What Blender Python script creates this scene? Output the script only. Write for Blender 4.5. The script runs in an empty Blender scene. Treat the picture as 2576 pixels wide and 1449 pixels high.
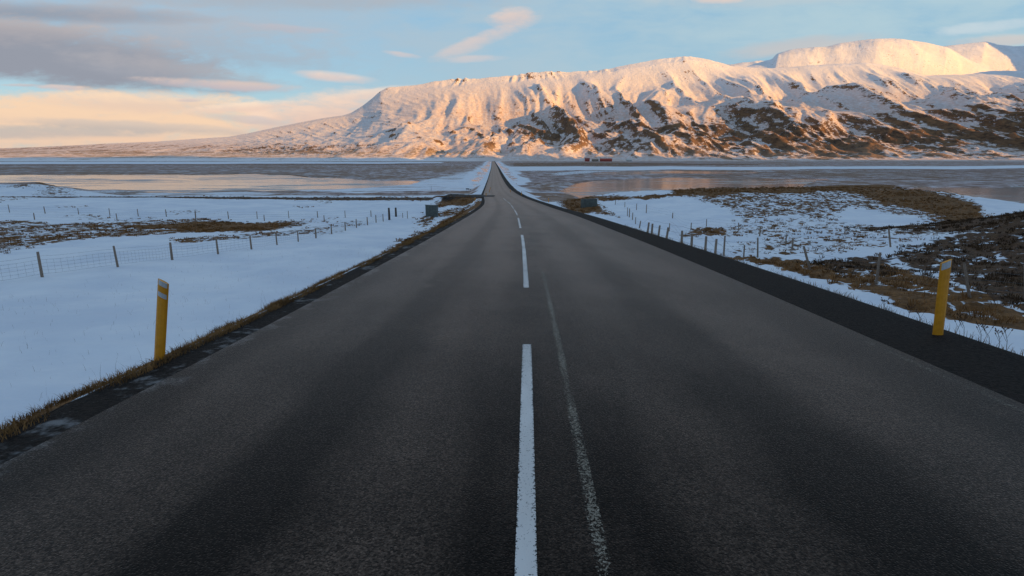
import bpy, math, random
import numpy as np
from mathutils import Vector, Euler

S = bpy.context.scene
COL = S.collection
R = math.radians
random.seed(4)
RNG = np.random.default_rng(11)

# ------------------------------------------------------------------ camera
CAMH = 1.76                      # lens height above the centre line
FPX = 1430.0                     # focal length in units of a 2576 px wide frame
CX, CY = 1288.0, 724.5
PITCH = math.atan(330.5 / FPX)
SP, CP = math.sin(PITCH), math.cos(PITCH)
cam = bpy.data.cameras.new("camera")
cam.sensor_width = 36.0
cam.lens = 36.0 * FPX / 2576.0
cam.clip_start = 0.05
cam.clip_end = 60000
camo = bpy.data.objects.new("camera", cam)
camo.location = (0, 0, CAMH)
camo.rotation_euler = (R(90) - PITCH, 0, 0)
COL.objects.link(camo)
S.camera = camo

# ------------------------------------------------------------------ light settings
SUN_AZ, SUN_EL = R(125), R(12.0)      # low winter sun, from behind and to the right
SUN_STRENGTH = 4.5
SKY_STRENGTH = 0.15
EXPOSURE = 0.45
S.view_settings.view_transform = 'Standard'
S.view_settings.look = 'None'
S.view_settings.exposure = EXPOSURE
S.view_settings.gamma = 1.0
S.view_settings.use_curve_mapping = False
S.cycles.max_bounces = 6
S.cycles.use_denoising = True
S.cycles.sample_clamp_indirect = 4.0


def ray(px, py):
    u, v = (px - CX) / FPX, (CY - py) / FPX
    return u, CP + v * SP, -SP + v * CP


def te(px, py):
    "frame position -> (x/y, z/y) of the viewing direction"
    a, b, c = ray(px, py)
    return a / b, c / b


# ------------------------------------------------------------------ node helper
class X:
    def __init__(s, nt, sock): s.nt, s.s = nt, sock
    def _m(s, op, *o, clamp=False):
        n = s.nt.nodes.new('ShaderNodeMath'); n.operation = op; n.use_clamp = clamp
        for i, v in enumerate((s,) + o):
            if isinstance(v, X): s.nt.links.new(v.s, n.inputs[i])
            else: n.inputs[i].default_value = v
        return X(s.nt, n.outputs[0])
    def __add__(s, o): return s._m('ADD', o)
    __radd__ = __add__
    def __sub__(s, o): return s._m('SUBTRACT', o)
    def __rsub__(s, o): return (s * -1.0) + o
    def __mul__(s, o): return s._m('MULTIPLY', o)
    __rmul__ = __mul__
    def __truediv__(s, o): return s._m('DIVIDE', o)
    def mx(s, o): return s._m('MAXIMUM', o)
    def mn(s, o): return s._m('MINIMUM', o)
    def abs(s): return s._m('ABSOLUTE')
    def pw(s, o): return s._m('POWER', o)
    def clamp(s): return s._m('ADD', 0.0, clamp=True)
    def ss(s, a, b):
        "smooth step from a (0) to b (1)"
        n = s.nt.nodes.new('ShaderNodeMapRange'); n.interpolation_type = 'SMOOTHSTEP'
        s.nt.links.new(s.s, n.inputs['Value'])
        lo, hi, o0, o1 = (a, b, 0.0, 1.0) if a < b else (b, a, 1.0, 0.0)
        n.inputs['From Min'].default_value = lo; n.inputs['From Max'].default_value = hi
        n.inputs['To Min'].default_value = o0; n.inputs['To Max'].default_value = o1
        return X(s.nt, n.outputs['Result'])


class T:
    "a node tree with short calls"
    def __init__(s, nt): s.nt = nt; nt.nodes.clear()
    def new(s, k): return s.nt.nodes.new(k)
    def put(s, sock, v):
        if isinstance(v, X): s.nt.links.new(v.s, sock)
        elif isinstance(v, (tuple, list)) and len(v) == 3 and sock.type == 'RGBA': sock.default_value = (*v, 1)
        else: sock.default_value = v
    def pos(s): return X(s.nt, s.new('ShaderNodeNewGeometry').outputs['Position'])
    def gen(s): return X(s.nt, s.new('ShaderNodeTexCoord').outputs['Generated'])
    def obj(s): return X(s.nt, s.new('ShaderNodeTexCoord').outputs['Object'])
    def sep(s, v):
        n = s.new('ShaderNodeSeparateXYZ'); s.put(n.inputs[0], v); return [X(s.nt, o) for o in n.outputs]
    def comb(s, x, y, z):
        n = s.new('ShaderNodeCombineXYZ')
        for i, v in enumerate((x, y, z)): s.put(n.inputs[i], v)
        return X(s.nt, n.outputs[0])
    def scale(s, v, sx, sy, sz):
        n = s.new('ShaderNodeVectorMath'); n.operation = 'MULTIPLY'
        s.put(n.inputs[0], v); n.inputs[1].default_value = (sx, sy, sz); return X(s.nt, n.outputs[0])
    def noise(s, v, sc, det=4.0, rough=0.55, dist=0.0):
        n = s.new('ShaderNodeTexNoise'); s.put(n.inputs['Vector'], v)
        n.inputs['Scale'].default_value = sc; n.inputs['Detail'].default_value = det
        n.inputs['Roughness'].default_value = rough; n.inputs['Distortion'].default_value = dist
        return X(s.nt, n.outputs['Fac'])
    def vor(s, v, sc, feature='F1', out='Distance'):
        n = s.new('ShaderNodeTexVoronoi'); s.put(n.inputs['Vector'], v); n.feature = feature
        n.inputs['Scale'].default_value = sc; return X(s.nt, n.outputs[out])
    def attr(s, name):
        n = s.new('ShaderNodeAttribute'); n.attribute_name = name; return X(s.nt, n.outputs['Fac'])
    def mix(s, f, a, b):
        n = s.new('ShaderNodeMix'); n.data_type = 'RGBA'; n.clamp_factor = True
        s.put(n.inputs[0], f); s.put(n.inputs[6], a); s.put(n.inputs[7], b); return X(s.nt, n.outputs[2])
    def colmul(s, a, b):
        n = s.new('ShaderNodeMix'); n.data_type = 'RGBA'; n.blend_type = 'MULTIPLY'; n.inputs[0].default_value = 1
        s.put(n.inputs[6], a); s.put(n.inputs[7], b); return X(s.nt, n.outputs[2])
    def bump(s, h, dist, strength=1.0, normal=None):
        n = s.new('ShaderNodeBump'); s.put(n.inputs['Height'], h)
        n.inputs['Distance'].default_value = dist; n.inputs['Strength'].default_value = strength
        if normal is not None: s.put(n.inputs['Normal'], normal)
        return X(s.nt, n.outputs[0])
    def bsdf(s, col, rough=0.8, normal=None, spec=0.3, metal=0.0, alpha=None, sheen=0.0):
        n = s.new('ShaderNodeBsdfPrincipled')
        s.put(n.inputs['Base Color'], col); s.put(n.inputs['Roughness'], rough)
        s.put(n.inputs['Specular IOR Level'], spec); s.put(n.inputs['Metallic'], metal)
        if normal is not None: s.put(n.inputs['Normal'], normal)
        if sheen:
            n.inputs['Sheen Weight'].default_value = sheen; n.inputs['Sheen Roughness'].default_value = .24
            n.inputs['Sheen Tint'].default_value = (1, .80, .69, 1)
        if alpha is not None: s.put(n.inputs['Alpha'], alpha)
        return X(s.nt, n.outputs[0])
    def out(s, sh):
        o = s.new('ShaderNodeOutputMaterial'); s.nt.links.new(sh.s, o.inputs[0])


def material(name):
    m = bpy.data.materials.new(name); m.use_nodes = True
    return m, T(m.node_tree)


# ------------------------------------------------------------------ world: sky and clouds
W = bpy.data.worlds.new("World"); S.world = W; W.use_nodes = True
def build_sky():
    t = T(W.node_tree)
    sky = t.new('ShaderNodeTexSky'); sky.sky_type = 'NISHITA'; sky.sun_disc = False
    sky.sun_elevation = SUN_EL; sky.sun_rotation = SUN_AZ
    sky.air_density = 1.0; sky.dust_density = 0.6; sky.ozone_density = 2.0; sky.altitude = 50
    blue = X(t.nt, sky.outputs[0])
    g = t.gen(); x, y, z = t.sep(g)
    yy = y.mx(0.12)
    u, v = x / yy, z / yy                       # gnomonic sky coordinates towards +Y
    q = t.comb(u, v, 0.0)
    n_big = t.noise(t.scale(q, 1.6, 6.5, 1), 1.7, 5, 0.55, 0.3)
    n_mid = t.noise(t.scale(q, 4.0, 13.0, 1), 2.4, 6, 0.6, 0.4)
    n_fine = t.noise(t.scale(q, 9.0, 30.0, 1), 2.2, 5, 0.6, 0.2)
    nn = (n_mid - 0.5) * 0.75 + (n_fine - 0.5) * 0.5 + (t.noise(t.scale(q, 24.0, 60.0, 1), 2.0, 5, 0.65) - 0.5) * 0.22 + (n_big - 0.5) * 0.5
    K = 1.0 / SKY_STRENGTH / 2 ** EXPOSURE
    def c(r, gg, b):                            # sRGB 0-255 -> radiance in this background
        f = lambda w: (((w / 255 + 0.055) / 1.055) ** 2.4 if w > 10 else w / 255 / 12.92) * K
        return (f(r), f(gg), f(b))
    # clear air between the clouds, then a thin high veil over it
    col = t.mix(0.72, blue, t.mix(v.ss(-0.02, 0.3), c(146, 178, 194), c(126, 182, 216)))
    veil = (n_big * 1.1 + n_mid * 0.5 - 0.42).ss(0.0, 0.55) * v.ss(0.95, 0.25)
    leftlow = v.ss(0.2, 0.08) * u.ss(0.1, -0.4)
    veil = veil * (1.0 - leftlow * 0.75)
    col = t.mix(veil * 0.85, col, t.mix(u.ss(-0.5, 0.6), c(172, 190, 205), c(182, 207, 216)))
    # the wider sky, outside the view, is tinted lilac grey to warm the ambient light
    wide = (v.ss(.34, .6) + y.ss(.45, .2)).clamp()
    col = t.mix(wide * .85, col, c(142, 164, 190))
    def cloud(px, py, w, h, top, bot, dens=1.0, rot=0.0, rag=1.0, soft=0.55, split=(-0.5, 0.8)):
        nonlocal col
        tc, ec = te(px, py); W_, H_ = w / FPX, h / FPX
        ca, sa = math.cos(R(rot)), math.sin(R(rot))
        du, dv = u - tc, v - ec
        a = (du * ca + dv * sa) / W_
        b = (dv * ca - du * sa) / H_
        d = 1.0 - a * a - b * b + nn * (1.9 * rag)
        m = d.ss(0.0, soft * 2.0) * (d.ss(-0.2, 0.2)) * dens * y.ss(0.05, 0.2)
        shade = (b + nn * 1.3).ss(*split)
        col = t.mix(m, col, t.mix(shade, c(*bot), c(*top)))
    # upper grey sheets
    cloud(700, -15, 620, 42, (188, 186, 190), (172, 180, 190), .8, -1, .7)
    cloud(120, 32, 430, 26, (150, 158, 172), (128, 140, 158), .9, -2, .6)
    cloud(1900, -10, 420, 30, (205, 205, 204), (190, 200, 206), .5, 1, .8)
    # the big mauve cloud on the left with its lit crown
    cloud(40, 84, 330, 34, (226, 198, 178), (196, 176, 170), .9, -3, .7)
    cloud(150, 138, 470, 88, (210, 190, 180), (150, 154, 166), .97, -7, .7, .4, (0.0, 1.2))
    cloud(440, 182, 330, 36, (188, 180, 180), (160, 164, 175), .75, -7, .8)
    # cream bank above the far shore
    cloud(560, 213, 240, 15, (230, 205, 192), (205, 190, 192), .85, -3, 1.0)
    cloud(330, 80, 620, 95, (186, 182, 186), (160, 166, 178), .55, -8, .9)
    cloud(150, 308, 720, 84, (250, 214, 180), (228, 198, 178), .97, -1, .9, .4, (-1.2, .6))
    cloud(-900, 300, 620, 80, (246, 212, 182), (226, 198, 180), .95, 1, .9)
    cloud(360, 256, 330, 34, (252, 222, 192), (232, 204, 184), .9, -2, .8)
    cloud(800, 285, 250, 62, (248, 218, 196), (226, 196, 182), .95, 8, 1.0)
    cloud(90, 332, 400, 20, (188, 184, 180), (190, 182, 178), .75, 0, 1.1)
    cloud(330, 318, 380, 16, (212, 196, 184), (198, 186, 178), .8, -3, 1.2)
    cloud(800, 318, 170, 14, (226, 202, 190), (210, 190, 182), .7, 3, 1.2)
    cloud(620, 268, 190, 14, (253, 228, 204), (238, 208, 190), .8, 4, 1.1)
    cloud(420, 356, 300, 10, (240, 204, 176), (244, 206, 176), .7, -2, 1.0)
    cloud(610, 300, 150, 12, (190, 192, 198), (186, 186, 192), .5, -6, 1.2)
    cloud(940, 235, 130, 17, (244, 222, 204), (232, 208, 194), .85, 6, .9)
    # small lens clouds and plumes
    cloud(835, 193, 118, 15, (240, 218, 204), (222, 204, 198), .95, -5, .5)
    cloud(150, 220, 72, 8, (232, 208, 196), (214, 196, 194), .8, -2, 1.0)
    cloud(50, 214, 60, 5, (214, 196, 190), (200, 188, 190), .7, 0, 1.0)
    cloud(475, 252, 38, 6, (226, 206, 196), (210, 196, 194), .8, 0, 1.0)
    cloud(1285, 45, 62, 24, (232, 208, 196), (216, 200, 196), .85, 8, 1.1)
    cloud(1220, 98, 160, 20, (222, 204, 198), (205, 200, 202), .8, 20, 1.0)
    cloud(1010, 137, 55, 8, (224, 204, 196), (208, 200, 202), .8, -8, 1.0)
    cloud(1195, 148, 90, 10, (216, 204, 202), (204, 202, 206), .7, 3, 1.0)
    cloud(1800, 2, 70, 8, (236, 212, 196), (222, 206, 198), .8, 0, 1.0)
    cloud(730, 72, 120, 10, (200, 188, 192), (190, 184, 192), .5, -4, 1.2)
    # cap cloud round the far peak, and a bank on the right
    cloud(2010, 118, 230, 26, (196, 194, 196), (206, 198, 194), .75, 6, .6)
    cloud(2520, 102, 160, 16, (214, 204, 198), (206, 200, 198), .75, 3, .8)
    cloud(2500, 66, 220, 16, (206, 218, 224), (206, 218, 224), .6, 6, 1.0)
    bg = t.new('ShaderNodeBackground'); t.put(bg.inputs[0], col); bg.inputs[1].default_value = SKY_STRENGTH
    o = t.new('ShaderNodeOutputWorld'); t.nt.links.new(bg.outputs[0], o.inputs[0])
build_sky()

# ------------------------------------------------------------------ sun
sun = bpy.data.lights.new("sun", 'SUN'); sun.energy = SUN_STRENGTH; sun.angle = R(0.5)
sun.color = (1.0, 0.50, 0.10)
suno = bpy.data.objects.new("sun", sun); COL.objects.link(suno)
TO_SUN = Vector((math.sin(SUN_AZ) * math.cos(SUN_EL), math.cos(SUN_AZ) * math.cos(SUN_EL), math.sin(SUN_EL)))
suno.rotation_euler = TO_SUN.to_track_quat('Z', 'Y').to_euler()
suno.location = (60, -60, 60)


# ------------------------------------------------------------------ numpy tools
def sstep(a, b, x):
    k = np.clip((x - a) / (b - a), 0, 1); return k * k * (3 - 2 * k)


def pch(xs, ys):
    "monotone cubic through the points"
    xs, ys = np.array(xs, float), np.array(ys, float)
    h = np.diff(xs); d = np.diff(ys) / h
    m = np.zeros_like(xs); m[0], m[-1] = d[0], d[-1]
    for i in range(1, len(xs) - 1):
        if d[i - 1] * d[i] > 0:
            w1, w2 = 2 * h[i] + h[i - 1], h[i] + 2 * h[i - 1]
            m[i] = (w1 + w2) / (w1 / d[i - 1] + w2 / d[i])
    def f(x):
        x = np.clip(np.asarray(x, float), xs[0], xs[-1])
        i = np.clip(np.searchsorted(xs, x) - 1, 0, len(h) - 1)
        k = (x - xs[i]) / h[i]
        return (ys[i] * (2 * k**3 - 3 * k**2 + 1) + m[i] * h[i] * (k**3 - 2 * k**2 + k)
                + ys[i + 1] * (-2 * k**3 + 3 * k**2) + m[i + 1] * h[i] * (k**3 - k**2))
    return f


PERM = np.random.default_rng(3).permutation(4096)
GA = np.random.default_rng(5).uniform(0, 2 * np.pi, 4096)
GX, GY = np.cos(GA), np.sin(GA)
def perlin(x, y):
    x, y = np.asarray(x, float), np.asarray(y, float)
    xi, yi = np.floor(x).astype(np.int64), np.floor(y).astype(np.int64)
    xf, yf = x - xi, y - yi
    w = lambda k: k * k * k * (k * (k * 6 - 15) + 10)
    u, v = w(xf), w(yf)
    def gr(a, b, fx, fy):
        h = PERM[(PERM[a & 4095] + b) & 4095]
        return GX[h] * fx + GY[h] * fy
    a = gr(xi, yi, xf, yf); b = gr(xi + 1, yi, xf - 1, yf)
    c = gr(xi, yi + 1, xf, yf - 1); d = gr(xi + 1, yi + 1, xf - 1, yf - 1)
    return 1.5 * (a + (b - a) * u + ((c + (d - c) * u) - (a + (b - a) * u)) * v)


def fbm(x, y, o=5, lac=2.03, gain=0.5):
    r, a = 0, 1.0
    for i in range(o):
        r = r + a * perlin(x + 17.3 * i, y - 9.1 * i); x, y, a = x * lac, y * lac, a * gain
    return r


def ridged(x, y, o=5, lac=2.07, gain=0.55):
    r, a, w = 0, 1.0, 1.0
    for i in range(o):
        n = 1 - np.abs(perlin(x + 31.7 * i, y + 5.3 * i)) * 1.6
        n = np.clip(n, 0, 1) ** 2
        r = r + a * n * w; w = np.clip(n * 1.4, 0, 1); x, y, a = x * lac, y * lac, a * gain
    return r


def inside(x, y, poly, soft):
    "signed soft inside test: 1 well inside, 0.5 at the edge, 0 outside; soft in metres (or array)"
    x, y = np.asarray(x, float), np.asarray(y, float)
    ins = np.zeros(x.shape, bool); dist = np.full(x.shape, 1e18)
    n = len(poly)
    for i in range(n):
        (x0, y0), (x1, y1) = poly[i], poly[(i + 1) % n]
        if y0 != y1:
            ins ^= ((y0 > y) != (y1 > y)) & (x < (x1 - x0) * (y - y0) / (y1 - y0) + x0)
        dx, dy = x1 - x0, y1 - y0
        k = np.clip(((x - x0) * dx + (y - y0) * dy) / (dx * dx + dy * dy + 1e-12), 0, 1)
        dist = np.minimum(dist, (x - x0 - k * dx) ** 2 + (y - y0 - k * dy) ** 2)
    sd = np.sqrt(dist) * np.where(ins, 1, -1)
    return sstep(-1, 1, sd / soft)


# ------------------------------------------------------------------ terrain shape (heights relative to the lens, +CAMH = world)
ZR = pch([-60, -20, 0, 6, 12, 19.5, 27, 35, 69, 100, 135, 200, 362, 640, 1475, 2300],
         [1.6, -0.65, -1.76, -2.1, -2.43, -2.86, -3.3, -3.76, -5.75, -7.2, -8.4, -10.2, -12.0, -13.0, -13.4, -13.5])
XC = pch([-60, 0, 2.1, 6.2, 12, 22, 35, 66, 135, 362, 640, 1475, 2300],
         [-1.5, 0, .06, .17, .29, .39, .40, 0.0, -3.2, -10.8, -19.5, -48, -76])
FL = pch([-60, 0, 24, 45, 80, 122, 150, 200, 260, 3000], [-2.6, -3.9, -5.3, -6.7, -8.45, -8.3, -10.6, -13.5, -14.0, -14.0])
FR = pch([-60, 0, 18, 28, 45, 60, 80, 110, 150, 190, 3000], [-1.8, -3.2, -4.6, -5.5, -6.2, -6.9, -7.6, -8.6, -12.2, -14.0, -14.0])
M1C = pch([0, 8, 15, 32, 50, 67, 78, 86, 100, 200], [-9, -8.5, -7.35, -5.9, -5.6, -5.45, -7.6, -10.4, -12.3, -13])
SL, SR = -3.85, 5.32             # outer edges of the road shelf
WATER = -14.0


def field(x, Y):
    s = x - XC(Y)
    zl = FL(Y) + 1.0 * sstep(-30, -75, x) * sstep(35, 70, Y) * (1 - sstep(100, 125, Y))
    zl = zl + 3.0 * np.exp(-((x + 122) / 17) ** 2 - ((Y - 146) / 9) ** 2) + 2.6 * np.exp(-((x + 150) / 22) ** 2 - ((Y - 150) / 12) ** 2)
    zr = FR(Y)
    w = sstep(50, 97, Y) * (1 - sstep(101, 150, Y)) * sstep(6, 20, x)
    zr = zr + (M1C(x) - zr) * w
    zr = zr + 5.6 * np.exp(-((x - 50) / 17) ** 2 - ((Y - 33) / 13) ** 2)
    zr = zr - 0.5 * np.exp(-((x - 17) / 8) ** 2 - ((Y - 60) / 7) ** 2)      # hollow in the snow
    return np.where(s < 0, zl, zr)


def smax(a, b, k):
    h = np.clip(0.5 + 0.5 * (a - b) / k, 0, 1); return b + (a - b) * h + k * h * (1 - h)


def ground0(x, Y):
    "smooth ground without small relief"
    x, Y = np.asarray(x, float), np.asarray(Y, float)
    s = x - XC(Y); zr = ZR(Y); f = field(x, Y)
    flare = sstep(100, 113, Y) * (1 - sstep(123, 138, Y)) * 9.0            # mouth of the side track
    sl = np.where(Y < 60, 0.62, 0.5)
    zl = zr - 0.03 - sl * np.maximum(SL - flare - 0.3 - s, 0) - 0.1 * sstep(SL - flare, SL - flare - .5, s)
    zrr = zr - 0.03 - 0.42 * np.maximum(s - SR - 0.2, 0) - 0.1 * sstep(SR - .02, SR + .6, s)
    emb = np.where(s < 0, zl, zrr)
    k = 0.35
    return np.where((s > SL - flare) & (s < SR), zr - 0.02, smax(emb, f, k) - 0.0)


def relief(x, Y):
    s = x - XC(Y)
    off = np.where(s < 0, sstep(SL - 0.5, SL - 4, s), sstep(SR + .4, SR + 4, s))
    flat = 1 - 0.8 * sstep(140, 210, Y)
    tr = 1 - np.exp(-((Y - TRY(x)) / 5) ** 2) * (x < 0)
    rough = 1 + 2.2 * sstep(5, 12, x) * sstep(10, 20, Y) * (1 - sstep(150, 190, Y))
    return off * flat * tr * (0.22 * fbm(x / 9, Y / 9, 4) + 0.045 * rough * fbm(x / 1.1, Y / 1.1, 3))


TRY_ = pch([-400, -150, -60, -20, -3], [124, 118, 116, 116, 117])
def TRY(x): return TRY_(x)


def ground(x, Y): return ground0(x, Y) + relief(np.asarray(x, float), np.asarray(Y, float))


def hit(px, py, fn=None, far=4000):
    "where the viewing ray through a frame position meets the ground"
    fn = fn or ground
    a, b, c = ray(px, py)
    ks = np.geomspace(1.5, far, 3000)
    dz = c * ks - fn(a * ks, b * ks)
    i = np.argmax(dz < 0)
    if dz[i] >= 0: i = len(ks) - 1
    k = ks[i - 1] + (ks[i] - ks[i - 1]) * dz[i - 1] / (dz[i - 1] - dz[i] + 1e-12)
    return a * k, b * k, c * k


def world_poly(pts): return [hit(px, py, ground0)[:2] for px, py in pts]


# ------------------------------------------------------------------ object helpers
def tag(o, label=None, cat=None, group=None, kind=None):
    if label: o['label'] = label
    if cat: o['category'] = cat
    if group: o['group'] = group
    if kind: o['kind'] = kind
    return o


def mesh_obj(name, V, F, mats, parent=None, smooth=False, mi=None):
    me = bpy.data.meshes.new(name)
    if isinstance(V, np.ndarray):
        me.vertices.add(len(V)); me.vertices.foreach_set('co', np.ascontiguousarray(V, np.float32).ravel())
        F = np.asarray(F, np.int32); n, k = F.shape
        me.loops.add(n * k); me.loops.foreach_set('vertex_index', F.ravel())
        me.polygons.add(n); me.polygons.foreach_set('loop_start', np.arange(0, n * k, k, dtype=np.int32))
        me.update(calc_edges=True)
    else:
        me.from_pydata(V, [], F); me.update()
    for m in (mats if isinstance(mats, (list, tuple)) else [mats]): me.materials.append(m)
    me.polygons.foreach_set('use_smooth', np.full(len(me.polygons), bool(smooth)))
    if mi is not None: me.polygons.foreach_set('material_index', np.asarray(mi, np.int32))
    me.validate()
    o = bpy.data.objects.new(name, me); COL.objects.link(o)
    if parent: o.parent = parent
    return o


def set_attr(o, name, arr):
    a = o.data.attributes.new(name, 'FLOAT', 'POINT'); a.data.foreach_set('value', np.asarray(arr, np.float32).ravel())


def grid_faces(nr, nc):
    i = np.arange(nr - 1)[:, None] * nc + np.arange(nc - 1)[None, :]
    return np.stack([i, i + 1, i + nc + 1, i + nc], -1).reshape(-1, 4)


def empty(name, loc, rz=0.0):
    o = bpy.data.objects.new(name, None); o.empty_display_size = .2
    o.location = loc; o.rotation_euler = (0, 0, rz); COL.objects.link(o); return o


class MB:
    "collects simple solids into one mesh"
    def __init__(s): s.V, s.F = [], []
    def add(s, V, F):
        b = len(s.V); s.V += [tuple(v) for v in V]; s.F += [tuple(i + b for i in f) for f in F]
    def loft(s, rings, caps=True):
        n = len(rings[0]); V = [p for r in rings for p in r]; F = []
        for k in range(len(rings) - 1):
            for i in range(n):
                j = (i + 1) % n; F.append((k * n + i, k * n + j, (k + 1) * n + j, (k + 1) * n + i))
        if caps: F.append(tuple(range(n))[::-1]); F.append(tuple((len(rings) - 1) * n + i for i in range(n)))
        s.add(V, F)
    def tube(s, pts, r, n=6):
        rings = []
        pts = [Vector(p) for p in pts]
        for i, p in enumerate(pts):
            d = (pts[min(i + 1, len(pts) - 1)] - pts[max(i - 1, 0)]).normalized()
            a = d.cross(Vector((0.13, 0.97, 0.2))).normalized(); b = d.cross(a)
            rr = r[i] if isinstance(r, (list, tuple)) else r
            rings.append([p + a * rr * math.cos(2 * math.pi * k / n) + b * rr * math.sin(2 * math.pi * k / n) for k in range(n)])
        s.loft(rings)
    def box(s, c, d):
        x, y, z = c; a, b, e = d[0] / 2, d[1] / 2, d[2] / 2
        s.loft([[(x - a, y - b, z - e), (x + a, y - b, z - e), (x + a, y + b, z - e), (x - a, y + b, z - e)],
                [(x - a, y - b, z + e), (x + a, y - b, z + e), (x + a, y + b, z + e), (x - a, y + b, z + e)]])
    def build(s, name, mat, parent=None, smooth=False): return mesh_obj(name, s.V, s.F, mat, parent, smooth)


# ------------------------------------------------------------------ materials
def mat_ground():
    m, t = material('ground')
    p = t.pos()
    nL = t.noise(p, 0.22, 5, .6); nM = t.noise(p, 1.3, 6, .65); nF = t.noise(p, 7.0, 5, .65)
    str_ = t.noise(t.scale(p, .012, .05, .1), 1.0, 8, .68)           # long streaks on the flats
    str2 = t.noise(t.scale(p, .05, .22, .1), 1.0, 8, .7)
    tv = t.vor(t.scale(p, 1, .8, 1), 1.15); tv2 = t.vor(p, 2.6)
    tus = (.46 - tv).mx((.36 - tv2) * 1.1)
    g, gv, fr, hd, sl = t.attr('grass'), t.attr('gravel'), t.attr('frost'), t.attr('heather'), t.attr('slush')
    snow = t.mix(nL.ss(.3, .7), (.70, .73, .80), (.84, .85, .88))
    snow = t.mix((nF * .6 + nM * .4).ss(.56, .74) * .26, snow, (.45, .42, .40))
    nP = t.noise(t.scale(p, .55, .13, .5), 1.0, 6, .72)
    patch = (nM - .5) * .8 + (nF - .5) * .5 + (nL - .5) * .5 + (nP - .5) * 1.3
    gm = (g + patch * .75 + tus * .9).ss(.47, .56) * g.ss(.02, .12)
    grass = t.mix(nF.ss(.3, .7), (.12, .055, .020), (.31, .150, .056))
    grass = t.mix(nM.ss(.35, .7), grass, t.mix(nF, (.06, .030, .014), (.17, .084, .032)))
    hm = (hd + patch * .7 + tus * .8).ss(.46, .55) * hd.ss(.02, .1)
    heath = t.mix(nF.ss(.35, .65), (.036, .021, .014), (.150, .080, .044))
    heath = t.mix(nM.ss(.48, .66) * .55, heath, (.12, .066, .028))
    # frozen marsh: frost, ice and stubble in long bands
    str3 = t.noise(t.scale(p, .16, .07, .1), 1.0, 7, .78)
    frc = t.mix((str2 * .45 + str3 * .55).ss(.44, .56), (.20, .125, .095), (.54, .44, .44))
    frc = t.mix(str_.ss(.52, .62) * .85, frc, (.24, .145, .085))
    frc = t.mix(str_.ss(.42, .34) * .75, frc, (.66, .70, .78))
    nH = t.noise(t.scale(p, .007, .0045, .1), 1.0, 7, .72)
    frc = t.mix((str3 * .55 + str_ * .3 + nH * .3).ss(.56, .63) * .6, frc, (.70, .70, .75))
    frc = t.mix((t.noise(t.scale(p, .09, .05, .3), 1.0, 6, .75) * .6 + nH * .5).ss(.52, .60) * .85, frc, (.25, .145, .085))
    frm = (fr + (str2 - .5) * 1.5 + (str_ - .5) * 1.2 + (str3 - .5) * .9).ss(.36, .64) * fr.ss(.02, .1)
    grav = t.mix(t.noise(p, 26, 4, .7).ss(.35, .7), (.0060, .0043, .0036), (.034, .024, .019))
    stone = t.vor(p, 32).ss(.22, .1) * t.noise(p, 5, 2).ss(.55, .7)
    grav = t.mix(stone * .8, grav, (.17, .145, .13))
    slm = (sl + (nM - .5) * 1.3 + (nF - .5) * .8).ss(.45, .7) * sl.ss(.02, .2)
    col = t.mix(frm, snow, frc)
    col = t.mix(gm, col, grass)
    col = t.mix(hm, col, heath)
    col = t.mix((gv + (nF - .5) * .5 + (nM - .5) * .35).ss(.4, .6) * gv.ss(.02, .1), col, grav)
    col = t.mix(slm * .8, col, t.mix(nF, (.10, .095, .095), (.34, .33, .33)))
    rip = t.noise(t.scale(p, .5, 1.6, 1), 1.0, 5, .6)
    rough_h = rip * (1.0 - gv.clamp()) * .10 + nF * (gm.mx(hm) * .09 + .004) + nM * (gm.mx(hm) * .16 + .02) + t.noise(p, 18, 4, .75) * gv.clamp() * .045
    nrm = t.bump(rough_h, 1.0, .8)
    t.out(t.bsdf(col, 0.8, nrm, .10))
    return m


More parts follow.
